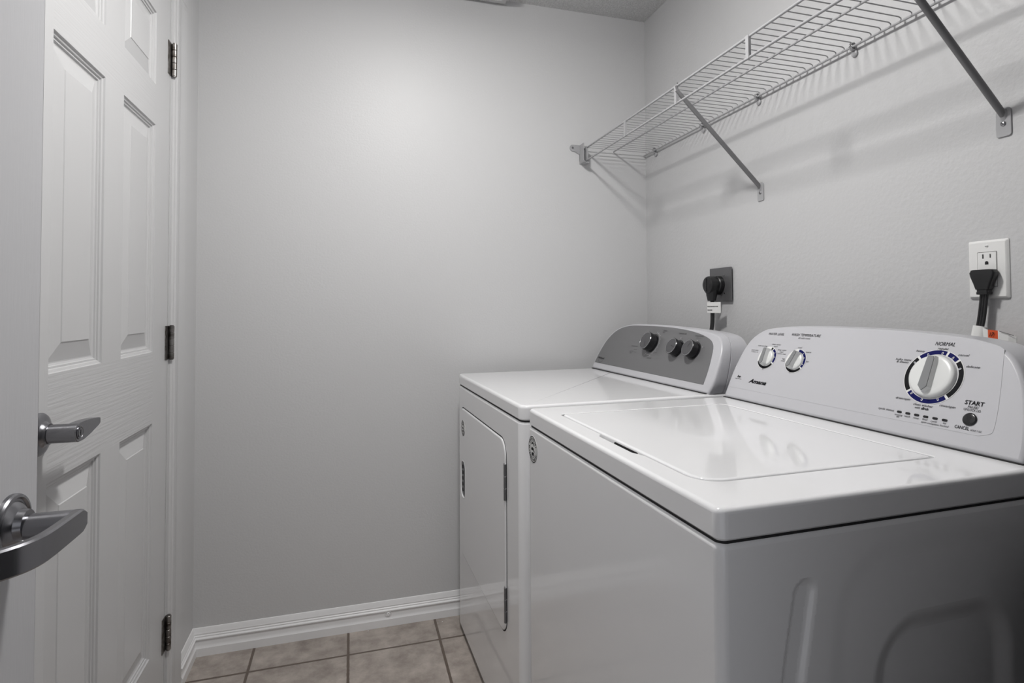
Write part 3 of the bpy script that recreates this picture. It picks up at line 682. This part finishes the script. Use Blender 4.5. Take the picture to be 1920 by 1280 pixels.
# door
fx = lambda a, b, h: (-h, a, b)
DOL = rrect(.126, .288, .688, .797, .045, 8)
bm = BM(); prism(bm, offset_poly(DOL, -.0035), -.001, .0004, fx); build('door_gap', bm, m_gap, dryer)
bm = BM(); hp = rrect(.603, .491, .668, .614, .026, 8)
vs = [[bm.verts.new(fx(a, b, h)) for a, b in q] for q, h in ((DOL, .0), (DOL, .0020), (offset_poly(DOL, .0014), .0034), (offset_poly(DOL, .0040), .0040))]
for p, q in zip(vs[:-1], vs[1:]):
    for i in range(len(p)): bm.faces.new((p[i], p[(i+1)%len(p)], q[(i+1)%len(p)], q[i]))
hr = [[bm.verts.new(fx(a, b, h)) for a, b in q] for q, h in ((offset_poly(hp, -.0035), .0040), (offset_poly(hp, -.0015), .0050), (hp, .0042), (offset_poly(hp, .001), .0006))]
for p, q in zip(hr[:-1], hr[1:]):
    for i in range(len(p)): bm.faces.new((p[i], p[(i+1)%len(p)], q[(i+1)%len(p)], q[i]))
ed = []
for ring_ in (vs[-1], hr[0]):
    for i in range(len(ring_)): ed.append(bm.edges.get((ring_[i], ring_[(i+1)%len(ring_)])) or bm.edges.new((ring_[i], ring_[(i+1)%len(ring_)])))
bmesh.ops.triangle_fill(bm, use_beauty=True, use_dissolve=False, edges=ed)
dd = build('door', bm, m_enamel, dryer, sharp=40, flat=True)
bm = BM(); prism(bm, hp, .0002, .0010, fx, 0); 
for k in range(5): prism(bm, rrect(.646, .506+k*.020, .660, .518+k*.020, .004, 3), .0008, .0024, fx, mi=1)
build('handle_recess', bm, [m_recess, m_gap], dd)
for z0, z1 in ((.640, .737), (.322, .415)):
    bm = BM()
    for k in range(3): cyl(bm, (-.0030, .1285, z0+(z1-z0)*k/3+.001), (-.0030, .1285, z0+(z1-z0)*(k+1)/3-.001), .0042, n=12, bev=.0005)
    box(bm, (-.0042, .1290, z0), (-.0030, .137, z1)); build('hinge', bm, m_steelplate, dd)
badge(dryer, .632, .7300, .0270); bpy.context.view_layer.update()
for ch in dryer.children:
    if ch.name.startswith('badge'): ch.location.x = -.0042
# dryer console
FD = face_fn(.538, DZ, DW)
dol = [(.001,.001),(.7320,.001),(.7385,.030),(.7370,.0650),(.7330,.1000),(.7240,.1360),(.7080,.1610),(.6900,.1740),(.6600,.1820),(.5950,.1885),(.5040,.1935),(.3812,.1975),(.2457,.1975),(.1700,.1945),(.1100,.1840),(.0700,.1680),(.0400,.1420),(.0180,.1090),(.0040,.0650),(.0005,.0300)]
con = console_body('console', dryer, FD, fix(dol), .690, m_plastic, rnd=.007, groove=True)
bm = BM(); box(bm, (.5365, .012, DZ-.0005), (.60, .732, DZ+.0018)); build('console_seam', bm, m_gap, dryer)
bm = BM(); gol = [(.010,.0265),(.7010,.0245),(.6995,.0650),(.6940,.1005),(.6860,.1330),(.6740,.1500),(.6500,.1630),(.5966,.1762),(.5040,.1872),(.3812,.1920),(.2457,.1915),(.1700,.1880),(.1150,.1775),(.0780,.1610),(.0500,.1370),(.0300,.1080),(.0160,.0650)]
prism(bm, fix(gol), -.002, .0008, FD); gp = build('control_panel', bm, m_silver, dryer, sharp=50)
bm = BM()
for (s, u0, u1, v, h, sh, bo) in (('TEMPERATURE', .4957, .5378, .1716, .0046, 0, .02), ('CYCLE SIGNAL', .5831, .6252, .1675, .0046, 0, .02), ('push to start', .5925, .6170, .1610, .0028, 0, 0), ('TIMED', .4038, .4263, .1773, .0044, 0, .02), ('DRY', .4040, .4180, .1712, .0044, 0, .02),
        ('WRINKLE SHIELD', .2382, .2837, .1120, .0036, 0, .02), ('AUTO', .2409, .2650, .0913, .0042, 0, .02), ('DRY', .2450, .2600, .0855, .0042, 0, .02), ('SENSOR', .2700, .2880, .0905, .0030, 0, 0), ('DAMP DRY', .2650, .2850, .1000, .0030, 0, 0),
        ('AUTO DRY', .3673, .3940, .0765, .0042, 0, .02), ('low', .5180, .5260, .1560, .0030, 0, 0), ('off', .6060, .6140, .1510, .0030, 0, 0), ('on', .6420, .6490, .1330, .0030, 0, 0), ('high', .5470, .5560, .1420, .0030, 0, 0), ('cool', .4010, .4140, .0990, .0030, 0, 0)):
    text(bm, s, u0, u1, v, h, FD, sh, bo, n=.0012)
build('lettering', bm, m_greyink, gp, recalc=False)
bm = BM(); text(bm, 'Whirlpool', .0230, .0760, .0480, .0085, FD, .15, .012, n=.0012); arc_band(bm, .0520, .0480, .0180, .0188, 200, 330, FD, .0012)
build('logo', bm, m_ink, gp, recalc=False)
KC = (.3640, .1290)
bm = BM(); arc_band(bm, *KC, .0405, .0415, -115, 80, FD, .0012)
for a in list(range(-110, 81, 19)): poly(bm, circle(KC[0]+.0455*math.cos(math.radians(a)), KC[1]+.0455*math.sin(math.radians(a)), .0011, n=8), FD, .0012)
for u, v in ((.5160, .1565), (.5400, .1440), (.6020, .1535), (.6375, .1345)): poly(bm, circle(u, v, .0015, n=8), FD, .0012)
build('dial_marks', bm, m_paleink, gp, recalc=False)
ax = Vector(FD(0,0,1))-Vector(FD(0,0,0))
for (cu, cv, r, h, ia) in ((*KC, .0315, .029, -62), (.5175, .1205, .0262, .026, -8), (.6035, .1200, .0262, .026, 62)):
    bm = BM(); lathe(bm, FD(cu, cv, .0006), ax, [(0, r+.0035), (.0012, r+.0030), (.0016, r-.001), (.006, r-.0005), (h-.004, r), (h-.001, r+.0003), (h, r-.0008)], 44); kn = build('dial', bm, m_blackg, gp, sharp=40)
    bm = BM(); lathe(bm, FD(cu, cv, h+.0004), ax, [(0, r-.0006), (.0006, r-.0012), (.0007, r-.0030), (0, r-.0036)], 44); build('rim', bm, m_rim, kn)
    bm = BM(); lathe(bm, FD(cu, cv, h), ax, [(0, r-.0035), (.0006, r-.0038), (.0007, 0)], 44); build('dial_face', bm, m_knobface, kn)
    t = math.radians(ia); c, s = math.cos(t), math.sin(t)
    bm = BM(); poly(bm, [(cu+a*c-b*s, cv+a*s+b*c) for a, b in ((r*.10, -.0007), (r*.72, -.0007), (r*.72, .0007), (r*.10, .0007))], FD, h+.0016); build('pointer', bm, m_black, kn, recalc=False)

# ------------------------------------------------------------------ specks on the tiles
for (x, y, s, lb) in ((-1.667, -.1985, .0042, 'small white paint chip on the tiles at the left baseboard'), (-1.652, -.194, .0028, 'tiny white paint chip beside the larger one at the left baseboard'),
                      (-.877, -.040, .0032, 'tiny white speck on the tile in front of the far machine'), (-1.139, -.022, .0026, 'tiny white speck at the foot of the back baseboard')):
    bm = BM(); pts = [(x+s*random.uniform(.6,1.1)*math.cos(t), y+s*random.uniform(.5,1)*math.sin(t)) for t in [2*PI*i/7 for i in range(7)]]
    loft(bm, [[(a, b, 0.0) for a, b in pts], [(x+(a-x)*.7, y+(b-y)*.7, s*.5) for a, b in pts]]); tag(build('paint_chip', bm, m_chip), lb, 'paint chip', 'specks on the floor tiles')
